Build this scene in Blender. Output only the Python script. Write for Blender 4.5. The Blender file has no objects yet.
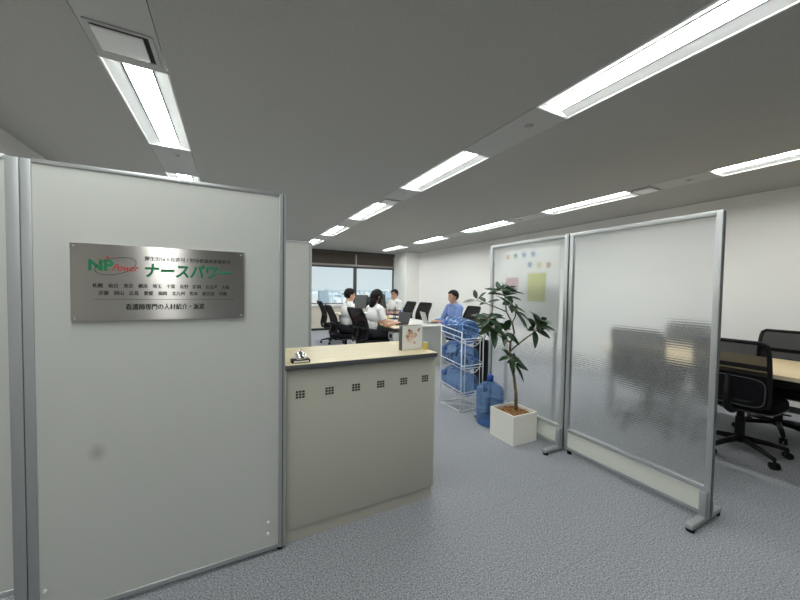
import bpy, bmesh, math, random
import numpy as np
from mathutils import Vector, Matrix, Quaternion
random.seed(7)
SC = bpy.context.scene
COL = SC.collection
PI = math.pi

# ------------------------------------------------------------------ materials
def newmat(name):
    m = bpy.data.materials.new(name); m.use_nodes = True
    nt = m.node_tree
    for n in list(nt.nodes): nt.nodes.remove(n)
    out = nt.nodes.new('ShaderNodeOutputMaterial')
    return m, nt, out

def pm(name, col, rough=.5, metal=0., spec=.5, bump=0., bscale=200., var=0., vscale=8., trans=0., ior=1.45, aniso=0., coat=0., sheen=0., stretch=None):
    m, nt, out = newmat(name)
    p = nt.nodes.new('ShaderNodeBsdfPrincipled')
    nt.links.new(p.outputs[0], out.inputs[0])
    p.inputs['Base Color'].default_value = (*col, 1)
    p.inputs['Roughness'].default_value = rough
    p.inputs['Metallic'].default_value = metal
    p.inputs['Specular IOR Level'].default_value = spec
    p.inputs['Transmission Weight'].default_value = trans
    p.inputs['IOR'].default_value = ior
    p.inputs['Anisotropic'].default_value = aniso
    p.inputs['Coat Weight'].default_value = coat
    p.inputs['Sheen Weight'].default_value = sheen
    tc = nt.nodes.new('ShaderNodeTexCoord')
    src = tc.outputs['Object']
    if stretch:
        mp = nt.nodes.new('ShaderNodeMapping'); mp.inputs['Scale'].default_value = stretch
        nt.links.new(src, mp.inputs[0]); src = mp.outputs[0]
    if bump:
        n = nt.nodes.new('ShaderNodeTexNoise'); n.inputs['Scale'].default_value = bscale; n.inputs['Detail'].default_value = 3
        b = nt.nodes.new('ShaderNodeBump'); b.inputs['Strength'].default_value = bump; b.inputs['Distance'].default_value = .004
        nt.links.new(src, n.inputs['Vector']); nt.links.new(n.outputs[0], b.inputs['Height']); nt.links.new(b.outputs[0], p.inputs['Normal'])
    if var:
        n2 = nt.nodes.new('ShaderNodeTexNoise'); n2.inputs['Scale'].default_value = vscale; n2.inputs['Detail'].default_value = 4
        r = nt.nodes.new('ShaderNodeValToRGB')
        r.color_ramp.elements[0].position = .3; r.color_ramp.elements[1].position = .7
        r.color_ramp.elements[0].color = (*[c * (1 - var) for c in col], 1)
        r.color_ramp.elements[1].color = (*[min(1, c * (1 + var)) for c in col], 1)
        nt.links.new(src, n2.inputs['Vector']); nt.links.new(n2.outputs[0], r.inputs[0]); nt.links.new(r.outputs[0], p.inputs['Base Color'])
    return m

def emit(name, col, s):
    m, nt, out = newmat(name)
    e = nt.nodes.new('ShaderNodeEmission'); e.inputs[0].default_value = (*col, 1); e.inputs[1].default_value = s
    nt.links.new(e.outputs[0], out.inputs[0]); return m

M = {}
M['wall'] = pm('wall_paper', (.88, .868, .835), .8, bump=.12, bscale=350)
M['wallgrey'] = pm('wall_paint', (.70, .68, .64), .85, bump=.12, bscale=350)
M['ceil'] = pm('ceiling_board', (.44, .435, .41), .95, spec=.1, bump=.75, bscale=75, var=.05, vscale=90)
M['strip'] = pm('ceiling_strip_metal', (.47, .47, .455), .5, spec=.3)
M['carpet'] = pm('carpet', (.315, .328, .358), 1., spec=.05, bump=.7, bscale=280, var=.62, vscale=135, sheen=.1)
def seams(m):                      # faint joints between the carpet tiles
    nt = m.node_tree; p = [n for n in nt.nodes if n.type == 'BSDF_PRINCIPLED'][0]
    src = p.inputs['Base Color'].links[0].from_socket
    br = nt.nodes.new('ShaderNodeTexBrick'); br.offset = 0; br.inputs['Scale'].default_value = 1; br.inputs['Brick Width'].default_value = .5; br.inputs['Row Height'].default_value = .5; br.inputs['Mortar Size'].default_value = .0022
    tc = nt.nodes.new('ShaderNodeTexCoord'); mx = nt.nodes.new('ShaderNodeMixRGB'); mx.inputs[2].default_value = (.17, .175, .185, 1)
    ml = nt.nodes.new('ShaderNodeMath'); ml.operation = 'MULTIPLY'; ml.inputs[1].default_value = .3
    nt.links.new(tc.outputs['Object'], br.inputs['Vector']); nt.links.new(br.outputs['Fac'], ml.inputs[0]); nt.links.new(ml.outputs[0], mx.inputs[0]); nt.links.new(src, mx.inputs[1]); nt.links.new(mx.outputs[0], p.inputs['Base Color'])
seams(M['carpet'])
M['alu'] = pm('aluminium', (.60, .62, .63), .38, metal=.85)
M['alud'] = pm('aluminium_matte', (.42, .44, .45), .5, metal=.45)
M['alus'] = pm('aluminium_post_side', (.16, .17, .18), .5, metal=.3)
M['black'] = pm('black_plastic', (.008, .008, .009), .5, spec=.25)
M['blackfab'] = pm('black_fabric', (.008, .008, .010), .95, spec=.12, bump=.3, bscale=900)
M['grey_pipe'] = pm('grey_piping', (.085, .085, .09), .6)
M['body'] = pm('counter_laminate', (.51, .50, .43), .55, spec=.3, bump=.06, bscale=500)
M['edge'] = pm('counter_edge', (.085, .09, .095), .45)
M['oak'] = pm('pale_oak', (.72, .62, .40), .38, var=.10, vscale=7, stretch=(1.2, 14, 1))
M['maple'] = pm('table_wood', (.74, .58, .35), .4, var=.09, vscale=7, stretch=(14, 1.2, 1))
M['deskoak'] = pm('desk_wood', (.76, .65, .48), .45, var=.05, vscale=9)
M['white'] = pm('white_plastic', (.82, .82, .80), .4)
M['deskwhite'] = pm('desk_white', (.74, .74, .70), .4)
M['deskgrey'] = pm('desk_grey_metal', (.40, .41, .39), .5)
M['pedestal'] = pm('pedestal_grey', (.62, .63, .62), .45)
M['dark'] = pm('dark_recess', (.03, .03, .03), .8)
M['chrome'] = pm('chrome', (.85, .85, .86), .12, metal=1)
M['rack'] = pm('rack_white_wire', (.85, .85, .84), .35)
M['cap'] = pm('bottle_cap_blue', (.03, .09, .42), .4)
M['pot'] = pm('pot_white', (.86, .85, .78), .45)
M['soil'] = pm('bark_soil', (.24, .12, .045), .95, bump=1., bscale=40, var=.6, vscale=35)
M['bark'] = pm('trunk_bark', (.20, .15, .085), .85, bump=.6, bscale=60, var=.3, vscale=20)
M['leaf'] = pm('leaf_green', (.024, .058, .024), .38, var=.3, vscale=9)
M['leafd'] = pm('leaf_dark_green', (.018, .048, .020), .42, var=.3, vscale=9)
M['skin'] = pm('skin', (.62, .36, .25), .55, var=.05)
M['hairm'] = pm('hair_black', (.008, .007, .007), .55, spec=.2)
M['eye'] = pm('eye_dark', (.01, .008, .008), .3)
M['lip'] = pm('lips', (.42, .16, .13), .5)
M['shirtw'] = pm('shirt_white', (.84, .84, .83), .85, bump=.25, bscale=30)
M['shirtb'] = pm('shirt_blue', (.22, .32, .62), .85, bump=.25, bscale=30)
M['trouser'] = pm('trouser_dark', (.012, .012, .016), .9)
M['shoe'] = pm('shoe_black', (.012, .011, .011), .35)
M['screen'] = pm('display_reflection_grey', (.09, .095, .10), .35)  # grey lifted so the colour carries the reflection on the display
M['laptopg'] = pm('laptop_silver', (.50, .51, .50), .4, metal=.3)
M['laptopd'] = pm('laptop_dark', (.04, .042, .045), .4)
M['win'] = pm('window_frame_dark', (.075, .07, .065), .45, metal=.3)
M['rail'] = pm('window_rail_grey', (.30, .29, .27), .45, metal=.3)
M['blind'] = pm('header_brown', (.075, .058, .045), .8, var=.08, vscale=4)
M['sill'] = pm('sill_white', (.82, .82, .80), .5)
M['peri'] = pm('perimeter_cabinet', (.62, .57, .49), .6)
M['base'] = pm('baseboard_black', (.015, .015, .015), .7)
M['txt'] = pm('sign_text_black', (.02, .02, .02), .6)
M['green'] = pm('sign_green', (.008, .21, .085), .5)
M['red'] = pm('sign_red', (.62, .045, .05), .5)
M['yellow'] = pm('yellow_paper', (.80, .62, .12), .6)
M['ppink'] = pm('print_pink', (.72, .42, .34), .6)
M['porange'] = pm('print_orange', (.62, .33, .16), .6)
M['pbrown'] = pm('print_brown', (.25, .15, .09), .6)
M['ppale'] = pm('print_pale', (.86, .66, .58), .6)
M['bluec'] = pm('blue_plastic', (.05, .12, .45), .4)
M['purple'] = pm('purple_paper', (.18, .07, .25), .6)
M['paper'] = pm('paper_white', (.85, .85, .82), .7)
M['pyel'] = pm('poster_yellow', (.62, .62, .22), .7)
M['ppk'] = pm('poster_pink', (.62, .40, .42), .7)
M['pgr'] = pm('poster_green', (.15, .35, .20), .7)
M['pbl'] = pm('poster_blue', (.20, .32, .50), .7)
M['lamp'] = emit('lamp_light', (.97, 1.0, .965), 15.0)
M['lampfar'] = emit('lamp_light_bright_zone', (.97, 1.0, .975), 18.0)
M['reflector'] = pm('lamp_reflector', (.80, .81, .81), .45, spec=.4)

# partition fabric with one grey smudge of its own
def panel_mat():
    m = pm('partition_fabric', (.585, .60, .575), .9, spec=.15, bump=.25, bscale=700)
    nt = m.node_tree; p = [n for n in nt.nodes if n.type == 'BSDF_PRINCIPLED'][0]
    tc = nt.nodes.new('ShaderNodeTexCoord'); mp = nt.nodes.new('ShaderNodeMapping')
    mp.inputs['Location'].default_value = (.261 * 28, 0, -.661 * 22); mp.inputs['Scale'].default_value = (28, 0, 22)
    g = nt.nodes.new('ShaderNodeTexGradient'); g.gradient_type = 'SPHERICAL'
    mx = nt.nodes.new('ShaderNodeMixRGB'); mx.inputs[1].default_value = (.585, .60, .575, 1); mx.inputs[2].default_value = (.42, .43, .41, 1)
    r = nt.nodes.new('ShaderNodeMath'); r.operation = 'MULTIPLY'; r.inputs[1].default_value = 1.2; r.use_clamp = True
    nt.links.new(tc.outputs['Object'], mp.inputs[0]); nt.links.new(mp.outputs[0], g.inputs[0])
    nt.links.new(g.outputs['Fac'], r.inputs[0]); nt.links.new(r.outputs[0], mx.inputs[0]); nt.links.new(mx.outputs[0], p.inputs['Base Color'])
    return m
M['panelsmudge'] = panel_mat()
M['panel'] = pm('partition_fabric_plain', (.585, .60, .575), .9, spec=.15, bump=.25, bscale=700)
M['panelw'] = pm('partition_white_board', (.74, .755, .70), .6, spec=.3)

def glass_mat():
    m, nt, out = newmat('window_glass')
    t = nt.nodes.new('ShaderNodeBsdfTransparent'); t.inputs[0].default_value = (.97, .985, .985, 1)
    g = nt.nodes.new('ShaderNodeBsdfGlossy'); g.inputs['Roughness'].default_value = .03
    f = nt.nodes.new('ShaderNodeFresnel'); f.inputs[0].default_value = 1.3
    mx = nt.nodes.new('ShaderNodeMixShader')
    nt.links.new(f.outputs[0], mx.inputs[0]); nt.links.new(t.outputs[0], mx.inputs[1]); nt.links.new(g.outputs[0], mx.inputs[2])
    nt.links.new(mx.outputs[0], out.inputs[0]); return m
M['glass'] = glass_mat()

def mesh_mat(name, dens):
    m, nt, out = newmat(name)
    t = nt.nodes.new('ShaderNodeBsdfTransparent'); t.inputs[0].default_value = (1, 1, 1, 1)
    d = nt.nodes.new('ShaderNodeBsdfDiffuse'); d.inputs[0].default_value = (.012, .012, .013, 1)
    mx = nt.nodes.new('ShaderNodeMixShader'); mx.inputs[0].default_value = dens
    nt.links.new(t.outputs[0], mx.inputs[1]); nt.links.new(d.outputs[0], mx.inputs[2]); nt.links.new(mx.outputs[0], out.inputs[0]); return m
M['net'] = mesh_mat('chair_mesh_net', .89); M['netd'] = mesh_mat('dense_chair_net', .965)

def poly_mat():
    m, nt, out = newmat('ribbed_polycarbonate')
    p = nt.nodes.new('ShaderNodeBsdfPrincipled')
    p.inputs['Base Color'].default_value = (.93, .95, .96, 1)
    p.inputs['Transmission Weight'].default_value = .88
    p.inputs['Roughness'].default_value = .19
    p.inputs['IOR'].default_value = 1.22
    tc = nt.nodes.new('ShaderNodeTexCoord')
    w = nt.nodes.new('ShaderNodeTexWave'); w.wave_type = 'BANDS'; w.bands_direction = 'Z'; w.inputs['Scale'].default_value = 20; w.inputs['Distortion'].default_value = .0
    b = nt.nodes.new('ShaderNodeBump'); b.inputs['Strength'].default_value = .7; b.inputs['Distance'].default_value = .002
    nt.links.new(tc.outputs['Object'], w.inputs['Vector']); nt.links.new(w.outputs['Fac'], b.inputs['Height']); nt.links.new(b.outputs[0], p.inputs['Normal'])
    nt.links.new(p.outputs[0], out.inputs[0]); return m
M['poly'] = poly_mat()

def bottle_mat():
    m, nt, out = newmat('blue_clear_plastic')
    t = nt.nodes.new('ShaderNodeBsdfTransparent'); t.inputs[0].default_value = (.66, .80, .95, 1)
    p = nt.nodes.new('ShaderNodeBsdfPrincipled'); p.inputs['Base Color'].default_value = (.13, .25, .50, 1); p.inputs['Roughness'].default_value = .12
    lw = nt.nodes.new('ShaderNodeLayerWeight'); lw.inputs[0].default_value = .45
    r = nt.nodes.new('ShaderNodeMapRange'); r.inputs[3].default_value = .20; r.inputs[4].default_value = .85
    mx = nt.nodes.new('ShaderNodeMixShader')
    nt.links.new(lw.outputs['Facing'], r.inputs[0]); nt.links.new(r.outputs[0], mx.inputs[0])
    nt.links.new(t.outputs[0], mx.inputs[1]); nt.links.new(p.outputs[0], mx.inputs[2]); nt.links.new(mx.outputs[0], out.inputs[0]); return m
M['bottle'] = bottle_mat()

def sign_mat():
    m, nt, out = newmat('brushed_steel')
    p = nt.nodes.new('ShaderNodeBsdfPrincipled')
    p.inputs['Base Color'].default_value = (.60, .575, .545, 1); p.inputs['Metallic'].default_value = 1; p.inputs['Roughness'].default_value = .42
    p.inputs['Anisotropic'].default_value = .97; p.inputs['Anisotropic Rotation'].default_value = 0.0
    tg = nt.nodes.new('ShaderNodeCombineXYZ'); tg.inputs[2].default_value = 1
    nt.links.new(tg.outputs[0], p.inputs['Tangent'])
    tc = nt.nodes.new('ShaderNodeTexCoord'); mp = nt.nodes.new('ShaderNodeMapping'); mp.inputs['Scale'].default_value = (4, 1, 900)
    n = nt.nodes.new('ShaderNodeTexNoise'); n.inputs['Scale'].default_value = 1; n.inputs['Detail'].default_value = 2
    b = nt.nodes.new('ShaderNodeBump'); b.inputs['Strength'].default_value = .03; b.inputs['Distance'].default_value = .001
    nt.links.new(tc.outputs['Object'], mp.inputs[0]); nt.links.new(mp.outputs[0], n.inputs['Vector']); nt.links.new(n.outputs[0], b.inputs['Height']); nt.links.new(b.outputs[0], p.inputs['Normal'])
    nt.links.new(p.outputs[0], out.inputs[0]); return m
M['steel'] = sign_mat()

# ------------------------------------------------------------------ mesh helpers
class MB:
    def __init__(s): s.v = []; s.f = []; s.fm = []; s.fs = []
    def _add(s, vs, fs, mi=0, smooth=False, T=None):
        o = len(s.v)
        for p in vs:
            p = Vector(p); s.v.append(tuple(T @ p) if T else tuple(p))
        for f in fs: s.f.append([o + i for i in f]); s.fm.append(mi); s.fs.append(smooth)
    def bmadd(s, bm, mi=0, smooth=False, T=None):
        bm.verts.index_update()
        s._add([v.co.copy() for v in bm.verts], [[v.index for v in f.verts] for f in bm.faces], mi, smooth, T); bm.free()
    def box(s, lo, hi, bev=0., mi=0, T=None, seg=2):
        bm = bmesh.new()
        bmesh.ops.create_cube(bm, size=1)
        c = [(a + b) / 2 for a, b in zip(lo, hi)]; d = [b - a for a, b in zip(lo, hi)]
        for v in bm.verts: v.co = Vector((c[0] + v.co.x * d[0], c[1] + v.co.y * d[1], c[2] + v.co.z * d[2]))
        if bev: bmesh.ops.bevel(bm, geom=list(bm.edges), offset=bev, segments=seg, affect='EDGES', profile=.5)
        s.bmadd(bm, mi, bool(bev), T); return s
    def cyl(s, p0, p1, r0, r1=None, seg=16, mi=0, smooth=True, T=None, caps=True):
        r1 = r0 if r1 is None else r1
        p0 = Vector(p0); p1 = Vector(p1); ax = (p1 - p0).normalized()
        u = ax.orthogonal().normalized(); w = ax.cross(u)
        vs = []
        for p, r in ((p0, r0), (p1, r1)):
            for i in range(seg):
                a = 2 * PI * i / seg; vs.append(p + (u * math.cos(a) + w * math.sin(a)) * r)
        s._add(vs, [[i, (i + 1) % seg, seg + (i + 1) % seg, seg + i] for i in range(seg)], mi, smooth, T)
        if caps: s._add(vs, [list(range(seg))[::-1], list(range(seg, 2 * seg))], mi, False, T)
        return s
    def tube(s, pts, r, seg=8, mi=0, T=None, closed=False):
        pts = [Vector(p) for p in pts]; n = len(pts)
        rs = r if isinstance(r, (list, tuple)) else [r] * n
        vs = []; u = None
        for i, p in enumerate(pts):
            if closed: t = pts[(i + 1) % n] - pts[i - 1]
            else: t = pts[min(i + 1, n - 1)] - pts[max(i - 1, 0)]
            t.normalize()
            if u is None: u = t.orthogonal().normalized()
            else:
                u = u - t * u.dot(t); u = u.normalized() if u.length > 1e-6 else t.orthogonal().normalized()
            w = t.cross(u)
            for k in range(seg):
                a = 2 * PI * k / seg; vs.append(p + (u * math.cos(a) + w * math.sin(a)) * rs[i])
        fs = []
        for i in range(n if closed else n - 1):
            j = (i + 1) % n
            for k in range(seg): fs.append([i * seg + k, i * seg + (k + 1) % seg, j * seg + (k + 1) % seg, j * seg + k])
        if not closed: fs += [list(range(seg))[::-1], list(range((n - 1) * seg, n * seg))]
        s._add(vs, fs, mi, True, T); return s
    def lathe(s, prof, seg=28, mi=0, T=None):
        vs = []; n = len(prof)
        for r, z in prof:
            for k in range(seg):
                a = 2 * PI * k / seg; vs.append((r * math.cos(a), r * math.sin(a), z))
        fs = [[i * seg + k, i * seg + (k + 1) % seg, (i + 1) * seg + (k + 1) % seg, (i + 1) * seg + k] for i in range(n - 1) for k in range(seg)]
        fs += [list(range(seg))[::-1], list(range((n - 1) * seg, n * seg))]
        s._add(vs, fs, mi, True, T); return s
    def ell(s, c, r, T=None, seg=20, rings=12, mi=0, R=None):
        bm = bmesh.new(); bmesh.ops.create_uvsphere(bm, u_segments=seg, v_segments=rings, radius=1)
        for v in bm.verts:
            p = Vector((v.co.x * r[0], v.co.y * r[1], v.co.z * r[2]))
            if R: p = R @ p
            v.co = p + Vector(c)
        s.bmadd(bm, mi, True, T); return s
    def prism(s, pts, d, mi=0, T=None, smooth=False):       # polygon (3-D points) pushed along d
        n = len(pts); pts = [Vector(p) for p in pts]; d = Vector(d)
        vs = pts + [p + d for p in pts]
        s._add(vs, [list(range(n))[::-1], list(range(n, 2 * n))] + [[i, (i + 1) % n, n + (i + 1) % n, n + i] for i in range(n)], mi, smooth, T); return s
    def build(s, name, mats, parent=None, loc=None, fix=True):
        me = bpy.data.meshes.new(name); me.from_pydata(s.v, [], s.f); me.update()
        if not isinstance(mats, (list, tuple)): mats = [mats]
        for m in mats: me.materials.append(M[m] if isinstance(m, str) else m)
        me.polygons.foreach_set('material_index', s.fm); me.polygons.foreach_set('use_smooth', s.fs)
        if fix:
            bm = bmesh.new(); bm.from_mesh(me); bmesh.ops.recalc_face_normals(bm, faces=bm.faces); bm.to_mesh(me); bm.free()
        o = bpy.data.objects.new(name, me); COL.objects.link(o)
        if parent: o.parent = parent
        if loc: o.location = loc
        return o

def tag(o, label=None, cat=None, group=None, kind=None):
    if label: o['label'] = label
    if cat: o['category'] = cat
    if group: o['group'] = group
    if kind: o['kind'] = kind
    return o
def thing(name, label, cat, loc=(0, 0, 0), rz=0., group=None):
    o = bpy.data.objects.new(name, None); COL.objects.link(o)
    o.empty_display_size = .1
    o.location = loc; o.rotation_euler = (0, 0, rz)
    return tag(o, label, cat, group)
KIDS = {}
def kids(o):
    return [c for c in bpy.data.objects if c.parent == o]
def dup(o, loc, rz=0., label=None, group=None, parent=None):
    r = o.copy(); COL.objects.link(r)
    if parent is None:
        r.location = loc; r.rotation_euler = (0, 0, rz)
        if label: r['label'] = label
        if group: r['group'] = group
    else: r.parent = parent
    for ch in kids(o): dup(ch, None, parent=r)
    return r
def struct(name, mb, mats):
    o = mb.build(name, mats); o['kind'] = 'structure'; return o

# ------------------------------------------------------------------ camera
F, YAW, PIT, ROL, HC = 327.011, .4760, .0320, -.0160, 1.345
import math as _m
def cam_axes():
    cy, sy, cp, sp, cr, sr = _m.cos(YAW), _m.sin(YAW), _m.cos(PIT), _m.sin(PIT), _m.cos(ROL), _m.sin(ROL)
    fwd = Vector((sy * cp, cy * cp, -sp)); right = Vector((cy, -sy, 0)); down = fwd.cross(right)
    r2 = right * cr + down * sr; d2 = -right * sr + down * cr
    return r2, d2, fwd
r_, d_, f_ = cam_axes()
cam = bpy.data.cameras.new('camera'); camo = bpy.data.objects.new('camera', cam); COL.objects.link(camo)
cam.sensor_width = 36; cam.lens = F * 36 / 800; cam.clip_start = .05; cam.clip_end = 20000
mw = Matrix.Identity(4)
for i, a in enumerate((r_, -d_, -f_)):
    for k in range(3): mw[k][i] = a[k]
mw.translation = Vector((0, 0, HC)); camo.matrix_world = mw
SC.camera = camo

# ------------------------------------------------------------------ setting
XL, XR, YB, YF, ZC = -1.66, 5.74, -2.2, 10.6, 2.60
struct('floor', MB().box((XL - .1, YB - .1, -.1), (XR + .1, YF + .1, 0)), 'carpet')
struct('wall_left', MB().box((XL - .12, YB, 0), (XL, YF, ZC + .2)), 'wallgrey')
struct('wall_right', MB().box((XR, YB, 0), (XR + .12, YF + .2, ZC + .2)), 'wall')
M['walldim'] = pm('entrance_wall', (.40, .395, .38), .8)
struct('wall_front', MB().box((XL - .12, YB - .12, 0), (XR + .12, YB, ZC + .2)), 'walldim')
struct('wall_column', MB().box((5.2, 9.72, 0), (XR, YF, ZC)), 'wall')
b = MB().box((XR - .012, YB, 0), (XR, 9.72, .07)); b.box((5.2, 9.708, 0), (XR - .012, 9.72, .07)); struct('baseboard_right', b, 'base')
STR = [(-.65, -.33), (1.835, 2.165), (4.31, 4.64)]
c = MB(); xs = [XL - .1] + [v for s in STR for v in s] + [XR + .1]
for i in range(0, len(xs), 2): c.box((xs[i], YB - .1, ZC), (xs[i + 1], YF + .1, ZC + .15))
c.box((XL - .1, YB - .1, ZC + .15), (XR + .1, YF + .1, ZC + .2))
struct('ceiling', c, 'ceil')

# back wall: perimeter cabinet run, windows, dark header
w = MB().box((XL, 10.42, .07), (5.2, YF + .15, .76)); struct('wall_back', w, 'peri')
struct('baseboard_back', MB().box((XL, 10.40, 0), (5.2, 10.6, .07)), 'base')
struct('trim_1', MB().box((XL, 10.38, .76), (5.2, YF + .15, .838), .006), 'sill')
h = MB().box((XL, YF, 2.16), (5.2, YF + .15, ZC)); h.box((XL, 10.555, 2.50), (5.2, YF, ZC), mi=1)
h.box((XL, 10.57, 2.10), (5.2, YF + .15, 2.16), .004, mi=2)
for x in (5.16, 3.75, 2.2, .65, -.9): h.box((x - .045, 10.585, 2.16), (x - .012, YF, 2.5), mi=1); h.box((x - .012, 10.58, 2.16), (x + .035, YF, 2.5), mi=2)
struct('trim_2', h, ['blind', 'win', 'rail'])
edges = [5.2, 3.75, 2.2, .65, -.9, XL]
for i in range(5):
    x1, x0 = edges[i], edges[i + 1]
    fr = MB()
    for lo, hi in (((x0, YF, .835), (x0 + .045, YF + .12, 2.10)), ((x1 - (.045 if i else .015), YF, .835), (x1, YF + .12, 2.10)), ((x0, YF, .835), (x1, YF + .12, .862)), ((x0, YF, 2.045), (x1, YF + .12, 2.10))): fr.box(lo, hi, .004)
    root = bpy.data.objects.new('window_%d' % (i + 1), None); COL.objects.link(root); root['kind'] = 'structure'
    fr.build('window_frame', 'win', root)
    MB().box((x0 + .045, YF + .06, .862), (x1 - (.045 if i else .015), YF + .068, 2.045)).build('pane', 'glass', root)

# ceiling strips: flush metal infill panels between the lamps
PITCH, L0, LL = 2.04, 2.39, 1.25
def lamp_spans(i):
    off = (.0, 0., -.03)[i]
    return [(L0 + off + PITCH * k, L0 + off + PITCH * k + LL) for k in range(-2, 4)]
for i, (x0, x1) in enumerate(STR):
    m = MB(); y = YB
    for a, e in lamp_spans(i):
        if a - y > .02: m.box((x0 + .004, y, ZC - .002), (x1 - .004, a - .003, ZC + .01))
        y = max(y, e + .003)
    m.box((x0 + .004, y, ZC - .002), (x1 - .004, 10.55, ZC + .01))
    m.box((x0, YB, ZC + .08), (x1, 10.6, ZC + .09))
    struct('trim_%d' % (3 + i), m, 'strip')

def make_lamp():
    t = thing('ceiling_light', 'x', 'ceiling light', group='recessed ceiling lights')
    W = .155
    fr = MB()
    for s in (-1, 1): fr.box((s * W - .006, 0, -.004), (s * W + .006, LL, .012), .002)
    fr.box((-W, -.0, -.004), (W, .012, .012), .002); fr.box((-W, LL - .012, -.004), (W, LL, .012), .002)
    fr.build('frame', 'white', t)
    for s in (-1, 1):
        MB().prism([(s * .078, .012, .026), (s * .149, .012, .003), (s * .149, .012, .008), (s * .078, .012, .031)], (0, LL - .024, 0)).build('reflector', 'reflector', t)
        MB().box((min(s * .068, s * .078), .02, .024), (max(s * .068, s * .078), LL - .02, .036)).build('shadow_gap', 'alus', t)
    MB().box((-.15, .011, 0.001), (.15, .014, .056)).build('end_cap', 'white', t)
    MB().box((-.15, LL - .014, .001), (.15, LL - .011, .056)).build('end_cap', 'white', t)
    d = MB(); n = 8; pts = []
    for k in range(n + 1):
        a = PI * k / n; pts.append((.067 * math.cos(a), .02, .028 - .009 * math.sin(a)))
    d.prism(pts, (0, LL - .04, 0), smooth=True); d.build('diffuser', 'lamp', t)
    return t
lampdesc = {0: 'over the white partition', 1: 'in the middle row', 2: 'in the row by the right wall'}
proto = None
orders = ['behind the entrance', 'nearest', 'second', 'third', 'fourth', 'fifth']
for i, (x0, x1) in enumerate(STR):
    for k, (a, e) in enumerate(lamp_spans(i)):
        if e < YB + .1 or (k == 0 and i > 0): continue      # the entrance side is dim: one lamp only
        row = ['left ceiling row above the white partition', 'middle ceiling row', 'right ceiling row along the white wall'][i]
        if k == 0: lab = 'long white ceiling light above the entrance, in the ' + row
        else:
            kk = k
            lab = 'long white recessed ceiling light, %s of the %s' % (['', 'nearest', 'second', 'third', 'fourth', 'fifth'][kk], row)
        if proto is None: proto = make_lamp(); o = proto; o['label'] = lab; o.location = ((x0 + x1) / 2, a, ZC)
        else: o = dup(proto, ((x0 + x1) / 2, a, ZC), 0, lab)
        if k >= 3:                                          # the office end burns brighter than the entrance
            for c in kids(o):
                if c.name.startswith('diffuser'): c.material_slots[0].link = 'OBJECT'; c.material_slots[0].material = M['lampfar']

def vent(x, y, s, label):
    t = thing('air_vent', label, 'air vent', (x, y, ZC - .002), 0, 'square ceiling air vents')
    MB().box((-s, -s * .95, -.003), (s, s * .95, 0)).build('opening', 'dark', t)
    f = MB()
    for q in (-1, 1):
        f.box((min(q * s, q * (s + .02)), -s - .01, -.008), (max(q * s, q * (s + .02)), s + .01, .0)); f.box((-s, min(q * s * .95, q * (s + .01)), -.008), (s, max(q * s * .95, q * (s + .01)), .0))
    f.build('frame', 'strip', t)
    MB().box((-s + .004, -s * .95 + .004, -.022), (s - .022, s * .95 - .03, -.012), .002).build('cover', 'white', t)
    MB().cyl((0, 0, -.012), (0, 0, -.001), .02).build('stem', 'dark', t)
vent(-.49, 2.21, .115, 'square air vent in the left row, just before the light above the partition top edge')
vent(2.0, 4.26, .115, 'square air vent in the middle row before the third light')
vent(4.46, 2.21, .115, 'square air vent in the row along the right wall')
def disc(x, y, r, label, name='ceiling_speaker'):
    t = thing(name, label, 'ceiling sensor', (x, y, ZC - .002))
    MB().lathe([(0.001, -.012), (r * .6, -.012), (r, -.004), (r, 0), (.001, 0)], 20).build('rim', 'strip', t)
    MB().cyl((0, 0, -.015), (0, 0, -.012), r * .55).build('grille', 'deskgrey', t)
disc(2.0, 1.80, .035, 'round grey ceiling sensor beyond the nearest middle-row light')
disc(1.98, 3.80, .04, 'round ceiling sensor beyond the second middle-row light')
disc(4.46, 1.78, .03, 'small round ceiling sensor by the nearest right-row light')
disc(4.46, 4.15, .035, 'small round ceiling sensor beyond the second right-row light')
disc(-.47, 3.82, .03, 'small round ceiling sensor beyond the light over the partition')

# ------------------------------------------------------------------ city outside
sky = bpy.data.worlds.new('sky'); SC.world = sky; sky.use_nodes = True
nt = sky.node_tree
for n in list(nt.nodes): nt.nodes.remove(n)
wo = nt.nodes.new('ShaderNodeOutputWorld'); bg = nt.nodes.new('ShaderNodeBackground')
tc = nt.nodes.new('ShaderNodeTexCoord'); sx = nt.nodes.new('ShaderNodeSeparateXYZ'); rp = nt.nodes.new('ShaderNodeValToRGB')
rp.color_ramp.elements[0].position = 0.0; rp.color_ramp.elements[0].color = (.80, .90, .93, 1)
rp.color_ramp.elements[1].position = .35; rp.color_ramp.elements[1].color = (.56, .75, .88, 1)
nt.links.new(tc.outputs['Generated'], sx.inputs[0]); nt.links.new(sx.outputs['Z'], rp.inputs[0]); nt.links.new(rp.outputs[0], bg.inputs[0])
bg.inputs[1].default_value = .36; nt.links.new(bg.outputs[0], wo.inputs[0])
ZG = -46.
g = MB().box((-3000, 30, ZG - 1), (9000, 9000, ZG)); M['cityground'] = pm('city_ground', (.50, .55, .55), .9, var=.25, vscale=.02)
o = g.build('city_ground', 'cityground'); o['kind'] = 'structure'
cols = [(.90, .90, .90), (.74, .78, .80), (.52, .58, .62), (.80, .76, .70), (.25, .38, .32), (.36, .42, .46)]  # pale bluish building tones, outdoor haze put into the colours
for i, cc in enumerate(cols): M['city%d' % i] = pm('city_tone_%d' % i, cc, .85)
cb = MB()
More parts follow.
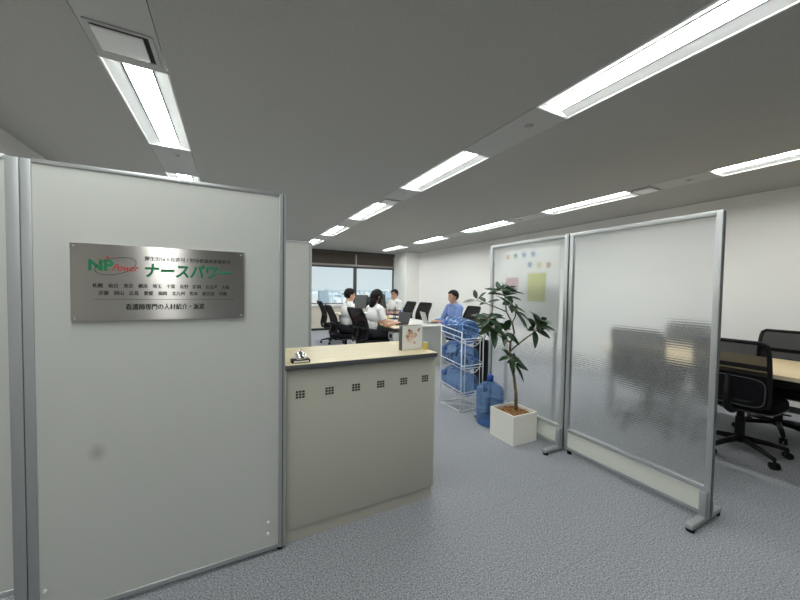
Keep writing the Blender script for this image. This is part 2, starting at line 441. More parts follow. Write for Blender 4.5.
for k in range(7000):
    y = 150 * math.exp(random.random() * 3.1); x = y * random.uniform(-.35, .85)
    s_ = .8 + y / 1300
    wx, wy = random.uniform(5, 16) * s_, random.uniform(5, 16) * s_
    hh = random.choice([5, 7, 8, 10, 12, 15, 20]) * random.uniform(.8, 1.2)
    if y > 250 and random.random() < .06: hh *= 2
    i = random.choice([0, 0, 0, 1, 2, 2, 3, 4, 4, 5, 5])
    hh = min(hh, 44)
    cb.box((x, y, ZG), (x + wx, y + wy, ZG + (hh if i != 4 else min(hh, 9))), mi=i)
su = bpy.data.lights.new('hazy_sun', 'SUN'); su.energy = 1.0; su.angle = .35; suo = bpy.data.objects.new('hazy_sun', su); COL.objects.link(suo)
suo.rotation_euler = Vector((.25, .75, -.62)).to_track_quat('-Z', 'Y').to_euler()
o = cb.build('city_buildings', ['city%d' % i for i in range(6)], fix=False); tag(o, 'pale hazy city of countless small buildings outside the windows', 'city', kind='stuff')

# ------------------------------------------------------------------ partition with sign
def partition(name, label, x0, x1, y, zt, post=.032, foot=True, zb=.02, screws=True, skirt=False, fab='panel'):
    """upright fabric panel in an aluminium frame; local frame = world axes, origin at its foot"""
    t = thing(name, label, 'partition panel', ((x0 + x1) / 2, y, 0))
    hw = (x1 - x0) / 2; th = .022
    MB().box((-hw + post, -th + .005, zb + .022), (hw - post, th - .005, zt - .016)).build('fabric_panel', fab, t)
    for s in (-1, 1):
        a, b_ = sorted((s * hw, s * (hw - post)))
        MB().box((a, -th, .02), (b_, th, zt - .004), .002).build('post', 'alud', t)
    MB().box((-hw + post, -th - .001, zt - .016), (hw - post, th + .001, zt), .002).build('top_rail', 'alu', t)
    MB().box((-hw + post, -th, zb), (hw - post, th, zb + .022), .002).build('bottom_rail', 'alu', t)
    for s in (-1, 1): MB().cyl((s * (hw - .018), 0, 0), (s * (hw - .018), 0, .024), .014).build('foot', 'black', t)
    return t
YP = 1.722
pt = partition('office_partition', 'tall pale green-grey partition panel carrying the steel name sign', -.692, .241, YP + .022, 1.812, .030, fab='panelsmudge')
for x, z in ((.388, .163), (.388, .105), (-.421, .148)):
    MB().cyl((x, -.024, z), (x, -.017, z), .006, seg=12).build('screw', 'white', pt)
MB().box((.44, -.025, .02), (.4655, -.022, 1.805)).build('post_cover', 'alud', pt)
MB().box((.452, -.0275, .02), (.4575, -.025, 1.805)).build('post_groove', 'alus', pt)
pl = partition('office_partition', 'pale partition panel cut off by the photo edge, left of the sign panel', -1.62, -.6945, YP + .022, 1.812, .036, zb=.17)
pb = partition('office_partition', 'far white partition panel standing behind the reception counter', -.21, .722, 3.38, 1.812, .028)

SX0, SX1, SZ0, SZ1 = -.5565, .052, 1.2, 1.507
t = thing('name_sign', 'brushed steel company name sign with green and red lettering on the partition', 'sign', ((SX0 + SX1) / 2, YP - .0005, (SZ0 + SZ1) / 2))
SW, SH = SX1 - SX0, SZ1 - SZ0
MB().box((-SW / 2, -.008, -SH / 2), (SW / 2, 0.003, SH / 2), .0012).build('plate', 'steel', t)
for s in (-1, 1):
    for q in (-1, 1): MB().cyl((s * (SW / 2 - .012), -.0105, q * (SH / 2 - .012)), (s * (SW / 2 - .012), -.008, q * (SH / 2 - .012)), .004, seg=12).build('screw', 'chrome', t)
def text(name, body, x0, x1, zc, hgt, mat, bold=0., shear=0., space=1., fat=0.):
    cu = bpy.data.curves.new('lettering', 'FONT'); cu.body = body; cu.size = 1; cu.align_x = 'LEFT'; cu.offset = bold; cu.shear = shear; cu.space_character = space
    ob = bpy.data.objects.new('tmp', cu); COL.objects.link(ob)
    bpy.context.view_layer.update()
    me = bpy.data.meshes.new_from_object(ob.evaluated_get(bpy.context.evaluated_depsgraph_get()))
    bpy.data.objects.remove(ob)
    n = len(me.vertices); co = np.empty(n * 3, 'f'); me.vertices.foreach_get('co', co); co = co.reshape(-1, 3)
    mn, mx = co.min(0), co.max(0)
    sxx = (x1 - x0) / (mx[0] - mn[0]); szz = hgt / (mx[1] - mn[1])
    new = np.zeros_like(co); new[:, 0] = x0 + (co[:, 0] - mn[0]) * sxx; new[:, 2] = zc + (co[:, 1] - (mn[1] + mx[1]) / 2) * szz; new[:, 1] = -.0085
    me.vertices.foreach_set('co', new.ravel()); me.update()
    if fat:
        polys = [list(p.vertices) for p in me.polygons]; vs = []; fs = []
        for q, dx in enumerate((-fat, 0, fat)):
            vs += [(p[0] + dx, p[1] - .00004 * q, p[2]) for p in new]; fs += [[q * n + v for v in f] for f in polys]
        bpy.data.meshes.remove(me); me = bpy.data.meshes.new('lettering'); me.from_pydata(vs, [], fs); me.update()
    me.materials.clear(); me.materials.append(M[mat])
    o = bpy.data.objects.new(name, me); COL.objects.link(o); o.parent = t
    return o
def line(body, a, b_, z, h, mat, **k): return text('lettering', body, a, b_, z, h, mat, **k)
line('厚生労働大臣許可 / 労働者派遣事業許可', -.071, .248, .105, .018, 'txt', bold=.004, fat=.00045)
line('ナースパワー', -.071, .252, .056, .060, 'green', bold=.035, shear=.12)
line('札幌　仙台　東京　横浜　埼玉　千葉　長野　静岡　名古屋　大阪', -.238, .243, -.011, .018, 'txt', bold=.004, fat=.00045)
line('京都　岡山　広島　愛媛　福岡　北九州　熊本　鹿児島　沖縄', -.220, .232, -.041, .018, 'txt', bold=.004, fat=.00045)
line('看護師専門の人材紹介・派遣', -.135, .143, -.098, .026, 'txt', bold=.006, fat=.0007)
line('NP', -.250, -.172, .070, .044, 'green', bold=.035)
line('Power', -.178, -.090, .062, .027, 'red', shear=.5, bold=.006)
MB().cyl((-.192, -.0088, .102), (-.192, -.0084, .102), .0045, seg=14).build('red_dot', 'red', t)
el = []
for k in range(48):
    a = 2 * PI * k / 48; ex, ez = .068 * math.cos(a), .032 * math.sin(a); ca, sa = math.cos(.30), math.sin(.30)
    el.append((-.165 + ex * ca - ez * sa, -.0084, .068 + ex * sa + ez * ca))
MB().tube(el, .0009, 6, closed=True).build('swoosh_ring', 'txt', t)
MB().box((-.236, -.0086, -.0675), (.262, -.008, -.0663)).build('dividing_line', 'txt', t)

# ------------------------------------------------------------------ reception counter
t = thing('reception_counter', 'beige reception counter with pale wood top and dark edge', 'reception counter', (.70, 1.745, 0))
MB().box((-.448, .02, .075), (.462, .44, .922)).build('body', 'body', t)
MB().box((-.448, 0, .075), (.462, .02, .922), .0015).build('front_panel', 'body', t)
MB().box((-.445, .012, 0), (.459, .43, .071)).build('plinth', 'body', t)
tp = MB().box((-.457, -.025, .922), (.462, .478, .9485), .003); tp.build('top_edge', 'edge', t)
MB().box((-.456, -.024, .9485), (.461, .477, .9505)).build('top_surface', 'oak', t)
for x in (.320, .4755, .628, .781, .934, 1.086):
    vb = MB().box((x - .70 - .026, -.0008, .763), (x - .70 + .026, .002, .811))
    hb = vb
    for i in range(3):
        for j in range(3):
            cx, cz = x - .70 + (i - 1) * .0165, .787 + (j - 1) * .0145
            vb.box((cx - .0062, -.0014, cz - .0052), (cx + .0062, .0, cz + .0052), mi=1)
    vb.build('vent_grille', ['body', 'dark'], t)

t = thing('call_bell', 'chrome service bell on a black base at the counter corner', 'bell', (.325, 1.778, .9505), -.02)
MB().box((-.048, -.026, 0), (.048, .03, .018), .004).build('base', 'black', t)
MB().box((-.036, -.0275, .004), (.04, -.0255, .013)).build('white_plate', 'white', t)
MB().lathe([(.001, .018), (.030, .018), (.036, .021), (.036, .025), (.033, .035), (.025, .047), (.014, .055), (.006, .058), (.001, .058)], 28).build('dome', 'chrome', t)
MB().cyl((0, 0, .057), (0, 0, .064), .003).ell((0, 0, .067), (.006, .006, .004)).build('button', 'chrome', t)

# display card box with a flower picture
t = thing('display_box', 'white upright display box with a pink flower picture on the counter', 'display box', (1.055, 1.862, .9505), .12)
MB().box((-.082, 0, 0), (.082, .035, .160), .002).build('casing', 'edge', t)
MB().box((-.080, -.003, .002), (.081, 0, .158)).build('front_board', 'paper', t)
fl = MB(); rr = random.Random(3)
def petal(cx, cz, r, mi, k):
    pts = [(cx + r * (1 + .25 * math.sin(3 * a + k)) * math.cos(a), -.0030 - .0002 * k, cz + r * (1 + .2 * math.cos(2 * a + k)) * math.sin(a)) for a in [2 * PI * q / 14 for q in range(14)]]
    fl.prism(pts, (0, .0008, 0), mi)
for k in range(34):
    a = rr.random() * 6.28; q = rr.random() ** .6 * .046
    petal(-.010 + q * math.cos(a) * .9, .084 + q * math.sin(a) * 1.05, rr.uniform(.006, .012), rr.choice([0, 0, 1, 2, 3]), k * .06)
petal(-.008, .092, .015, 3, 2.2); petal(-.007, .091, .007, 0, 2.5)
for x, z in ((.045, .130), (.056, .136), (.05, .122)): petal(x, z, .006, 2, .5)
fl.build('flower_picture', ['ppink', 'porange', 'pbrown', 'ppale'], t)
t = thing('memo_block', 'small yellow memo block at the counter end beside the display box', 'memo block', (1.150, 1.850, .9505), .0)
MB().box((-.010, -.016, 0), (.010, .016, .045), .001).build('sheets', 'yellow', t)
MB().box((-.010, -.016, .045), (.010, .016, .047)).build('top_sheet', 'paper', t)

# ------------------------------------------------------------------ translucent divider screens
def screen(label, y0, y1, x, zt, feet, pads):
    t = thing('divider_screen', label, 'divider screen', (x, (y0 + y1) / 2, 0))
    h = (y1 - y0) / 2; th = .018; pw = .030
    for s in (-1, 1):
        a, b_ = sorted((s * h, s * (h - pw))); p = MB().box((-th, a, .03), (th, b_, zt), .002)
        po = p.build('post', 'alu', t)
        a2, b2 = sorted((s * h, s * (h + .0035)))
        MB().box((-.012, a2, .03), (.012, b2, zt - .003)).build('post_strip', 'alus', po)
    MB().box((-th, -h + pw, zt - .028), (th, h - pw, zt), .002).build('top_rail', 'alu', t)
    MB().box((-th, -h + pw, .182), (th, h - pw, .212), .003).build('middle_rail', 'alu', t)
    MB().box((-th, -h + pw, .03), (th, h - pw, .056), .002).build('bottom_rail', 'alud', t)
    MB().box((-.010, -h + pw, .056), (.010, h - pw, .182)).build('kick_panel', 'panelw', t)
    MB().box((-.004, -h + pw, .212), (.004, h - pw, zt - .028)).build('ribbed_pane', 'poly', t)
    for fy in feet:
        fm = MB().box((-.212, fy - .019, .018), (.16, fy + .019, .046), .006)
        fm.box((-.055, fy - .017, .042), (-.0185, fy + .017, .19), .005)
        fm.box((.0185, fy - .020, .045), (.045, fy + .020, .12), .005)
        fo = fm.build('foot', 'alud', t)
        for xx in (-.188, .135): MB().cyl((xx, fy, 0), (xx, fy, .02), .02).build('rubber_pad', 'black', fo)
    for fy in pads: MB().cyl((0, fy, 0), (0, fy, .032), .018).build('adjuster', 'black', t)
    return t
SXX = 2.505
screen('wide translucent divider screen of ribbed plastic in front of the meeting table', .828, 1.775, SXX, 1.83, [-.452], [.43])
screen('translucent divider screen behind the potted plant and its white pot', 1.787, 2.70, SXX - .005, 1.83, [-.435, .43], [])

# ------------------------------------------------------------------ office chair
def make_chair(label, top=.978, net_mat='net', cv=.03):
    t = thing('office_chair', label, 'office chair', group='black mesh chairs at the meeting table')
    st = MB().cyl((0, 0, .085), (0, 0, .15), .035, .028)
    for k in range(5):
        a = 2 * PI * k / 5 + .35; d = Vector((math.cos(a), math.sin(a), 0))
        st.tube([d * .02 + Vector((0, 0, .115)), d * .17 + Vector((0, 0, .10)), d * .30 + Vector((0, 0, .075))], [.026, .021, .016], 8)
    st.build('star_base', 'black', t)
    for k in range(5):
        a = 2 * PI * k / 5 + .35; d = Vector((math.cos(a), math.sin(a), 0)); q = Vector((-d.y, d.x, 0)); c0 = d * .30
        c = MB()
        for s in (-1, 1): c.cyl(c0 + q * (s * .008) + Vector((0, 0, .027)), c0 + q * (s * .024) + Vector((0, 0, .027)), .027, seg=18)
        c.cyl(c0 + Vector((0, 0, .03)), c0 + Vector((0, 0, .078)), .009)
        c.build('caster', 'black', t)
    MB().cyl((0, 0, .14), (0, 0, .40), .025).cyl((0, 0, .14), (0, 0, .30), .032).build('gas_column', 'black', t)
    MB().box((-.13, -.10, .375), (.12, .10, .41), .01).build('tilt_mechanism', 'black', t)
    lv = MB().tube([(.05, -.09, .39), (.05, -.2, .385), (.07, -.27, .385)], .007).build('lever', 'black', t)
    se = MB(); vs = []; fs = []; NS = 48
    rows = [(.0, .395), (.80, .395), (.93, .402), (.985, .418), (1., .445), (.985, .472), (.94, .488), (.86, .496), (.5, .498), (0., .496)]
    for q, z in rows:
        for k in range(NS):
            a = 2 * PI * k / NS; c_, s_ = math.cos(a), math.sin(a)
            vs.append((.02 + .235 * q * math.copysign(abs(c_) ** .4, c_), .24 * q * math.copysign(abs(s_) ** .4, s_), z - (.012 * (1 - q) if z > .45 else 0)))
    for i in range(len(rows) - 1):
        for k in range(NS): fs.append([i * NS + k, i * NS + (k + 1) % NS, (i + 1) * NS + (k + 1) % NS, (i + 1) * NS + k])
    se._add(vs, fs, 0, True); so = se.build('seat', 'blackfab', t)
    pp = [(.02 + .225 * math.copysign(abs(math.cos(a)) ** .35, math.cos(a)), .235 * math.copysign(abs(math.sin(a)) ** .35, math.sin(a)), .408) for a in [2 * PI * k / 40 for k in range(40)]]
    MB().tube(pp, .006, 6, closed=True).build('piping', 'grey_pipe', so)
    # S-curved back
    def bx(z): q = (z - .5) / (top - .5); return -.265 - .06 * q + cv * math.sin(q * PI * (1 if cv < .04 else 1.25))
    zb = .505 if cv > .04 else .47; zs = [zb + .015 + (top - zb - .033) * k / 10 for k in range(11)]; zc = top - .078
    fr = MB()
    hw = .225
    loop = [(bx(z), -hw + (0 if z < zc else (z - zc) * .15), z) for z in zs] + [(bx(top), y, top) for y in (-.19, -.1, 0, .1, .19)] + [(bx(z), hw - (0 if z < zc else (z - zc) * .15), z) for z in zs[::-1]] + [(bx(zb), y, zb) for y in (.18, 0, -.18)]
    fr.tube(loop, .015, 8, closed=True)
    fr.build('back_frame', 'black', t)
    net = MB(); ys = [-.215, -.1, 0, .1, .215]; vs = []; fs = []
    for z in [.51 + (top - .518) * k / 12 for k in range(13)]:
        for y in ys: vs.append((bx(z) + .012 * (y / .215) ** 2 - .006, y, z))
    for i in range(12):
        for j in range(4): fs.append([i * 5 + j, i * 5 + j + 1, (i + 1) * 5 + j + 1, (i + 1) * 5 + j])
    net._add(vs, fs, 0, True); net.build('mesh_back', net_mat, t, fix=False)
    lz = .70 if cv > .04 else .785
    MB().box((bx(lz) - .022, -.215, lz - .018), (bx(lz) - .010, .215, lz + .018), .003).build('lumbar_bar', 'black', t)
    if cv < .04:
        pts = []
        for k in range(40):
            a = 2 * PI * k / 40; c_, s_ = math.cos(a), math.sin(a)
            pts.append((.212 * math.copysign(abs(c_) ** .4, c_), .582 + .112 * math.copysign(abs(s_) ** .4, s_)))
        sh = MB().prism([(bx(z) - .028, y, z) for y, z in pts], (.04, 0, 0)); so2 = sh.build('back_shell', 'blackfab', t)
        MB().tube([(bx(z) - .029, y, z) for y, z in pts], .0035, 6, closed=True).build('piping', 'grey_pipe', so2)
    sp = MB().tube([(-.10, 0, .39), (-.20, 0, .395), (-.285, 0, .43), (-.305, 0, .52), (bx(.70) - .032, 0, .70)], [.03, .03, .028, .024, .018], 10)
    sp.tube([(-.30, 0, .50), (-.29, -.12, .50), (bx(.55), -.22, .55)], .014).tube([(-.30, 0, .50), (-.29, .12, .50), (bx(.55), .22, .55)], .014)
    sp.build('back_support', 'black', t)
    return t
chairs = [
    (3.90, 1.125, .0, 'black mesh chair pushed under the meeting table, with grey seat piping, beside the screen edge'),
    (4.72, 1.10, PI, 'black mesh chair on the wall side of the table, its back facing us'),
    (3.86, 1.80, .03, 'black mesh chair blurred behind the wide translucent screen, on the near side'),
    (4.70, 1.93, PI, 'black mesh chair by the white wall, seen blurred through the translucent screen'),
    (2.13, 5.15, .22, 'black mesh office chair under the long-haired woman in white'),
    (1.95, 6.02, .0, 'black mesh office chair under the white-shirted man by the window'),
    (2.25, 7.93, .0, 'empty black chair with curved back in front of the window'),
    (3.90, 5.10, PI - .1, 'black office chair under the man in the blue shirt'),
    (3.78, 7.36, PI + .05, 'black office chair behind the white-shirted man facing us'),
    (3.83, 6.70, PI + .15, 'empty black chair between the two men on the right of the desks'),
]
ch0 = ch1 = None
for x, y, rz, lab in chairs:
    dense = y > 4
    if ch0 is None: ch0 = make_chair(lab); o = ch0
    elif dense and ch1 is None: ch1 = make_chair(lab, 1.03, 'netd', .055); ch1['group'] = 'black curved-back chairs at the desks'; o = ch1
    else: o = dup(ch1 if dense else ch0, (x, y, 0), rz, lab)
    o.location = (x, y, 0); o.rotation_euler = (0, 0, rz)

# meeting table
t = thing('meeting_table', 'pale wood meeting table between black chairs by the right wall', 'table', (4.31, 1.42, 0))
MB().box((-.50, -.90, .69), (.50, .90, .72), .004).build('tabletop', 'maple', t)
MB().box((-.503, -.903, .688), (-.499, .903, .7185)).build('edge_band', 'deskoak', t)
for sx in (-1, 1):
    for sy in (-1, 1): MB().box((sx * .40 - .03, sy * .80 - .03, 0), (sx * .40 + .03, sy * .80 + .03, .69), .004).build('leg', 'alud', t)
MB().box((-.40, -.77, .62), (-.37, .77, .69)).box((.37, -.77, .62), (.40, .77, .69)).build('apron', 'black', t)

# notices pinned beyond the far screen
t = thing('notice_board', 'pale board with coloured notes, blurred behind the far translucent screen', 'notice board', (2.80, 2.40, 0))
MB().box((0, -.30, .95), (.012, .42, 1.80)).build('board', 'paper', t)
for sy in (-.26, .38): MB().box((.012, sy - .012, 0), (.036, sy + .012, 1.75)).build('leg', 'alud', t)
MB().box((-.1, -.28, .0), (.12, -.24, .03)).build('foot', 'alud', t); MB().box((-.1, .36, .0), (.12, .40, .03)).build('foot', 'alud', t)
for dy, z, m in ((.36, 1.735, 'porange'), (.25, 1.74, 'pgr'), (.13, 1.74, 'pbl'), (.01, 1.74, 'pbl'), (.05, 1.63, 'pbl'), (-.07, 1.62, 'pyel'), (-.18, 1.615, 'porange')):
    MB().box((-.004, dy - .022, z - .025), (0, dy + .022, z + .025)).build('note', m, t)
MB().box((-.004, -.15, 1.24), (0, .07, 1.54)).build('yellow_sheet', 'pyel', t)
MB().box((-.004, .20, 1.36), (0, .38, 1.50)).build('pink_sheet', 'ppk', t)

# ------------------------------------------------------------------ water bottles and rack
def bottle(label, loc, rot=(0, 0, 0), group='blue water bottles'):
    t = thing('water_bottle', label, 'water bottle', loc, group=group); t.rotation_euler = rot
    prof = [(.001, .012), (.09, .008), (.118, 0), (.130, .012), (.136, .03)]
    for k in range(4):
        z = .05 + k * .066; prof += [(.137, z), (.137, z + .036), (.126, z + .046), (.126, z + .050), (.137, z + .060)]
    prof += [(.137, .325), (.130, .355), (.110, .385), (.080, .408), (.050, .422), (.030, .432), (.027, .45), (.027, .462), (.001, .462)]
    MB().lathe(prof, 32).build('bottle_body', 'bottle', t)
    MB().lathe([(.001, .438), (.031, .438), (.031, .490), (.027, .495), (.001, .495)], 20).build('cap', 'cap', t)
    return t
b0 = bottle('blue water bottle standing on the carpet beside the white pot', (2.335, 2.50, 0))
RX, RY = 2.40, 2.86
TIL = math.radians(7)
for z, lab in ((.125, 'blue water bottle lying on the lowest shelf of the wire rack'), (.425, 'blue water bottle lying on the middle shelf of the wire rack'), (.725, 'blue water bottle lying on the top shelf of the wire rack')):
    o = dup(b0, (RX, RY + .04 - .137 * math.sin(TIL), z + .137 * math.cos(TIL) + .008), 0, lab); o.rotation_euler = (-PI / 2 + TIL, 0, .09)
t = thing('bottle_rack', 'white wire rack holding three blue water bottles', 'bottle rack', (RX, RY, 0), .06)
hw = .162
W = .0065
fr = MB()
for s in (-1, 1):
    fr.tube([(s * hw, 0, .01), (s * hw, 0, .885)], W); fr.tube([(s * hw, .36, .01), (s * hw, .36, .93)], W)
    fr.tube([(s * hw, 0, .01), (s * hw, .36, .01)], W)
    fr.tube([(s * hw, .0, .885), (s * hw, .36, .93)], W)
fr.tube([(hw - .05, 0, .01), (hw - .05, 0, .80)], .004); fr.tube([(-hw + .05, 0, .01), (-hw + .05, 0, .80)], .004)
fr.tube([(-hw, 0, .01), (hw, 0, .01)], W); fr.tube([(-hw, .36, .01), (hw, .36, .01)], W); fr.tube([(-hw, .36, .01), (hw, 0, .01)], .004)
fr.tube([(-hw, .36, .93), (hw, .36, .93)], W)
fr.build('frame', 'rack', t)
for z in (.125, .425, .725):
    sh = MB(); dz = .36 * math.tan(TIL)
    for a in (-1.15, -.55, .0, .55, 1.15):
        x, q = math.sin(a) * .143, .137 + .006 - math.cos(a) * .143
        x = max(-hw + .002, min(hw - .002, x)); sh.tube([(x, .004, z + q), (x, .37, z + q + dz)], .004)
    for yy in (.004, .18, .37):
        sh.tube([(math.sin(a) * .148, yy, z + .142 - math.cos(a) * .148 + yy * math.tan(TIL)) for a in [-1.25 + 2.5 * k / 10 for k in range(11)]], .004)
    for s in (-1, 1): sh.tube([(s * hw, .0, z + .10), (s * hw, .37, z + .10 + dz)], .005)
    sh.tube([(-hw, 0, z + .085), (hw, 0, z + .085)], .005); sh.tube([(-hw, 0, z + .055), (hw, 0, z + .055)], .004)
    sh.build('shelf', 'rack', t)

# ------------------------------------------------------------------ plants
def leaf(mb, base, d, up, L, Wd, droop, mi=0):
    """one elliptical leaf, folded a little on the midrib and drooping to the tip"""
    d = Vector(d).normalized(); up = Vector(up); side = d.cross(up)
    side = side.normalized() if side.length > 1e-4 else d.orthogonal().normalized()
    n = side.cross(d).normalized()
    vs = []; N = 8
    for i in range(N + 1):
        u = i / N
        wv = Wd * (math.sin(PI * min(1, u ** .85)) ** .8) * .5 + .0008
        ce = Vector(base) + d * (L * u) - Vector((0, 0, 1)) * (droop * L * u * u) + n * 0
        for k in (-1, 0, 1): vs.append(ce + side * (wv * k) + n * (abs(k) * wv * .28))
    M_ = len(vs)
    vs2 = vs + [v - n * .0012 for v in vs]
    fs = []
    for i in range(N):
        for k in range(2):
            a = i * 3 + k; fs.append([a, a + 1, a + 4, a + 3]); fs.append([M_ + a, M_ + a + 3, M_ + a + 4, M_ + a + 1])
    mb._add(vs2, fs, mi, True)
def whorl(mb, st, c, axis, n, L, droop, rnd, spread=1.0, start=0.):
    axis = Vector(axis).normalized(); u = axis.orthogonal().normalized(); v = axis.cross(u)
    for k in range(n):
        a = 2 * PI * k / n + start + rnd.uniform(-.25, .25)
        el = rnd.uniform(.0, .55) / spread
        d = (u * math.cos(a) + v * math.sin(a)) * math.cos(el) + axis * math.sin(el)
        l = L * rnd.uniform(.78, 1.15)
        st.tube([Vector(c), Vector(c) + d * .02], .0022, 5)
        leaf(mb, Vector(c) + d * .015, d, axis, l, l * .42, droop * .55 * rnd.uniform(.5, 1.5))
t = thing('potted_plant', 'tall umbrella-leaf plant in a square white pot beside the screen', 'potted plant', (2.310, 2.165, 0))
HP = .144; pz = .262
pot = MB()
for lo, hi in (((-HP, -HP, 0), (HP, HP, .02)), ((-HP, -HP, .02), (-HP + .012, HP, pz)), ((HP - .012, -HP, .02), (HP, HP, pz)), ((-HP + .012, -HP, .02), (HP - .012, -HP + .012, pz)), ((-HP + .012, HP - .012, .02), (HP - .012, HP, pz))): pot.box(lo, hi)
pot.build('pot', 'pot', t)
so = MB(); bm = bmesh.new(); bmesh.ops.create_grid(bm, x_segments=26, y_segments=26, size=HP - .012)
rr = random.Random(5)
for v in bm.verts: v.co.z = .232 + rr.uniform(-.007, .010) + .012 * (1 - (v.co.x ** 2 + v.co.y ** 2) / .02)
so.bmadd(bm, 0, False); so.box((-HP + .012, -HP + .012, .02), (HP - .012, HP - .012, .222)); so.build('soil', 'soil', t)
# trunk: points relative to root; pixels were read off as the trunk's bends
tk = MB()
P0 = (.035, .0, .22); P1 = (.028, 0, .40); P2 = (-.005, .0, .58); P3 = (-.045, 0, .66); P4 = (-.062, 0, .80)
tk.tube([P0, P1, P2, P3, P4], [.017, .015, .013, .012, .011], 10)
B1 = [P4, (-.06, 0, .88), (-.025, -.01, .97), (-.045, 0, 1.06), (-.11, .01, 1.16), (-.14, .0, 1.29)]
tk.tube(B1, [.010, .009, .008, .007, .006, .005], 8)
B2 = [P4, (-.03, -.06, .87), (.005, -.14, .95), (.03, -.21, 1.01), (.04, -.24, 1.05)]
tk.tube(B2, [.009, .008, .007, .006, .005], 8)
B3 = [P3, (-.09, -.03, .70), (-.115, -.05, .74)]
tk.tube(B3, [.008, .007, .005], 8)
B4 = [(-.06, 0, .88), (-.14, .03, .93), (-.24, .05, 1.0), (-.28, .05, 1.08)]
tk.tube(B4, [.008, .007, .006, .004], 8)
B5 = [(-.11, .01, 1.16), (-.22, .02, 1.20), (-.33, .03, 1.235), (-.43, .03, 1.26)]
tk.tube(B5, [.006, .005, .004, .003], 8)
B6 = [(-.045, 0, 1.06), (-.05, -.04, 1.12), (-.06, -.05, 1.16)]
tk.tube(B6, [.006, .005, .004], 8)
tk.build('trunk', 'bark', t)
lf = MB(); st = MB(); rr = random.Random(11)
CL = [((-.14, 0, 1.30), (-.1, -.3, 1), 8, .145, .3), ((-.12, -.03, 1.21), (.3, -.5, .7), 7, .165, .5), ((-.19, .02, 1.35), (-.4, -.2, 1), 7, .12, .0), ((-.09, -.02, 1.34), (.4, -.4, .8), 7, .13, .2),
      ((-.06, -.06, 1.17), (.4, -.6, .5), 6, .16, .6), ((.01, -.235, 1.05), (.15, -.6, .8), 8, .125, .4), ((.03, -.25, 1.10), (.4, -.3, 1), 7, .10, .1), ((-.01, -.22, 1.02), (-.1, -.7, .4), 5, .125, .5),
      ((-.115, -.055, .755), (0, -.5, .9), 8, .125, .7), ((-.075, -.06, .70), (.2, -.7, .4), 6, .115, .7), ((-.28, .05, 1.09), (-.2, -.3, .9), 7, .15, .6), ((-.25, .03, 1.02), (-.1, -.6, .5), 6, .15, .7),
      ((-.43, .03, 1.265), (-.7, 0, .7), 4, .10, .1), ((-.33, .03, 1.24), (-.3, -.3, 1), 3, .10, .2), ((-.16, -.02, .98), (-.3, -.6, .5), 4, .15, .6)]
for c, ax, n, L, dr in CL: whorl(lf, st, c, ax, n, L, dr, rr, start=rr.random() * 6)
fo = lf.build('foliage', 'leaf', t, fix=False); st.build('leaf_stalks', 'bark', t)

t = thing('potted_plant', 'dark leafy plant in a tall black planter behind the bottle rack', 'potted plant', (3.0, 3.38, 0))
MB().lathe([(.001, 0), (.085, 0), (.10, .02), (.115, .66), (.12, .68), (.105, .68), (.10, .64), (.001, .64)], 4, T=Matrix.Rotation(PI / 4, 4, 'Z')).build('planter', 'black', t)
MB().cyl((0, 0, .60), (0, 0, .655), .07).build('soil', 'soil', t)
tk = MB(); lf = MB(); rr = random.Random(21)
for k in range(11):
    a = rr.random() * 6.28; q = rr.uniform(.04, .17); z = rr.uniform(.80, 1.02)
    e = Vector((q * math.cos(a), q * math.sin(a), z)); tk.tube([(0, 0, .64), (e.x * .4, e.y * .4, .70 + .1 * rr.random()), e], [.006, .005, .003], 6)
    whorl(lf, tk, e, (e.x * 1.5, e.y * 1.5, .5), 6, .15, .8, rr, start=rr.random() * 6)
tk.build('stems', 'bark', t); lf.build('foliage', 'leafd', t, fix=False)

# ------------------------------------------------------------------ desks
def desk(label, x0, x1, y0, y1, top, face, ped_y, ped_x0, panel=True):
    """face = -1: worker sits on the -X side; +1: on the +X side"""
    t = thing('office_desk', label, 'desk', ((x0 + x1) / 2, (y0 + y1) / 2, 0), 0, 'office desks in the middle island')
    hx, hy = (x1 - x0) / 2 - .002, (y1 - y0) / 2 - .002
    MB().box((-hx, -hy, .692), (hx, hy, .72), .008, seg=3).build('desktop', top, t)
    for s in (-1, 1):
        a, b_ = sorted((s * (hy - .02), s * (hy - .045)))
        MB().box((-hx + .12 if face < 0 else -hx + .03, a, 0), (hx - .03 if face < 0 else hx - .03, b_, .692)).build('side_panel', 'deskgrey', t)
    bxs = sorted((-face * (hx - .01), -face * (hx - .03)))
    MB().box((bxs[0], -hy + .05, .25), (bxs[1], hy - .05, .69)).build('back_panel', 'deskgrey', t)
    a0 = ped_y - (y0 + y1) / 2; px = ped_x0 - (x0 + x1) / 2
    pd = MB().box((px, a0, .05), (px + .38, a0 + .22, .62), .004).build('pedestal', 'pedestal', t)
    fx = px if face < 0 else px + .38
    for z in (.56, .40, .20):
        lo, hi = sorted((fx, fx + face * .012))
        dr = MB().box((lo, a0 + .006, z - .07 if z > .3 else .07), (hi, a0 + .214, z + .05 if z > .3 else .30), .002).build('drawer', 'pedestal', t)
        lo, hi = sorted((fx + face * .012, fx + face * .014))
        MB().box((lo, a0 + .05, z - .03), (hi, a0 + .16, z + .03)).build('handle', 'dark', dr)
    return t
DX0, DXM, DX1 = 2.37, 2.92, 3.50
desk('wood topped desk where the woman works, at the near end of the island', DX0, DXM, 4.80, 5.95, 'deskoak', -1, 4.855, 2.405)
desk('white topped desk of the man in blue, at the near end of the island', DXM, DX1, 4.86, 5.95, 'deskwhite', 1, 5.62, 3.09)
desk('desk in front of the white-shirted man by the window', DX0, DXM, 5.95, 7.12, 'deskoak', -1, 6.80, 2.41)
desk('desk beside the empty black chair on the right', DXM, DX1, 5.95, 7.12, 'deskwhite', 1, 6.80, 3.09)
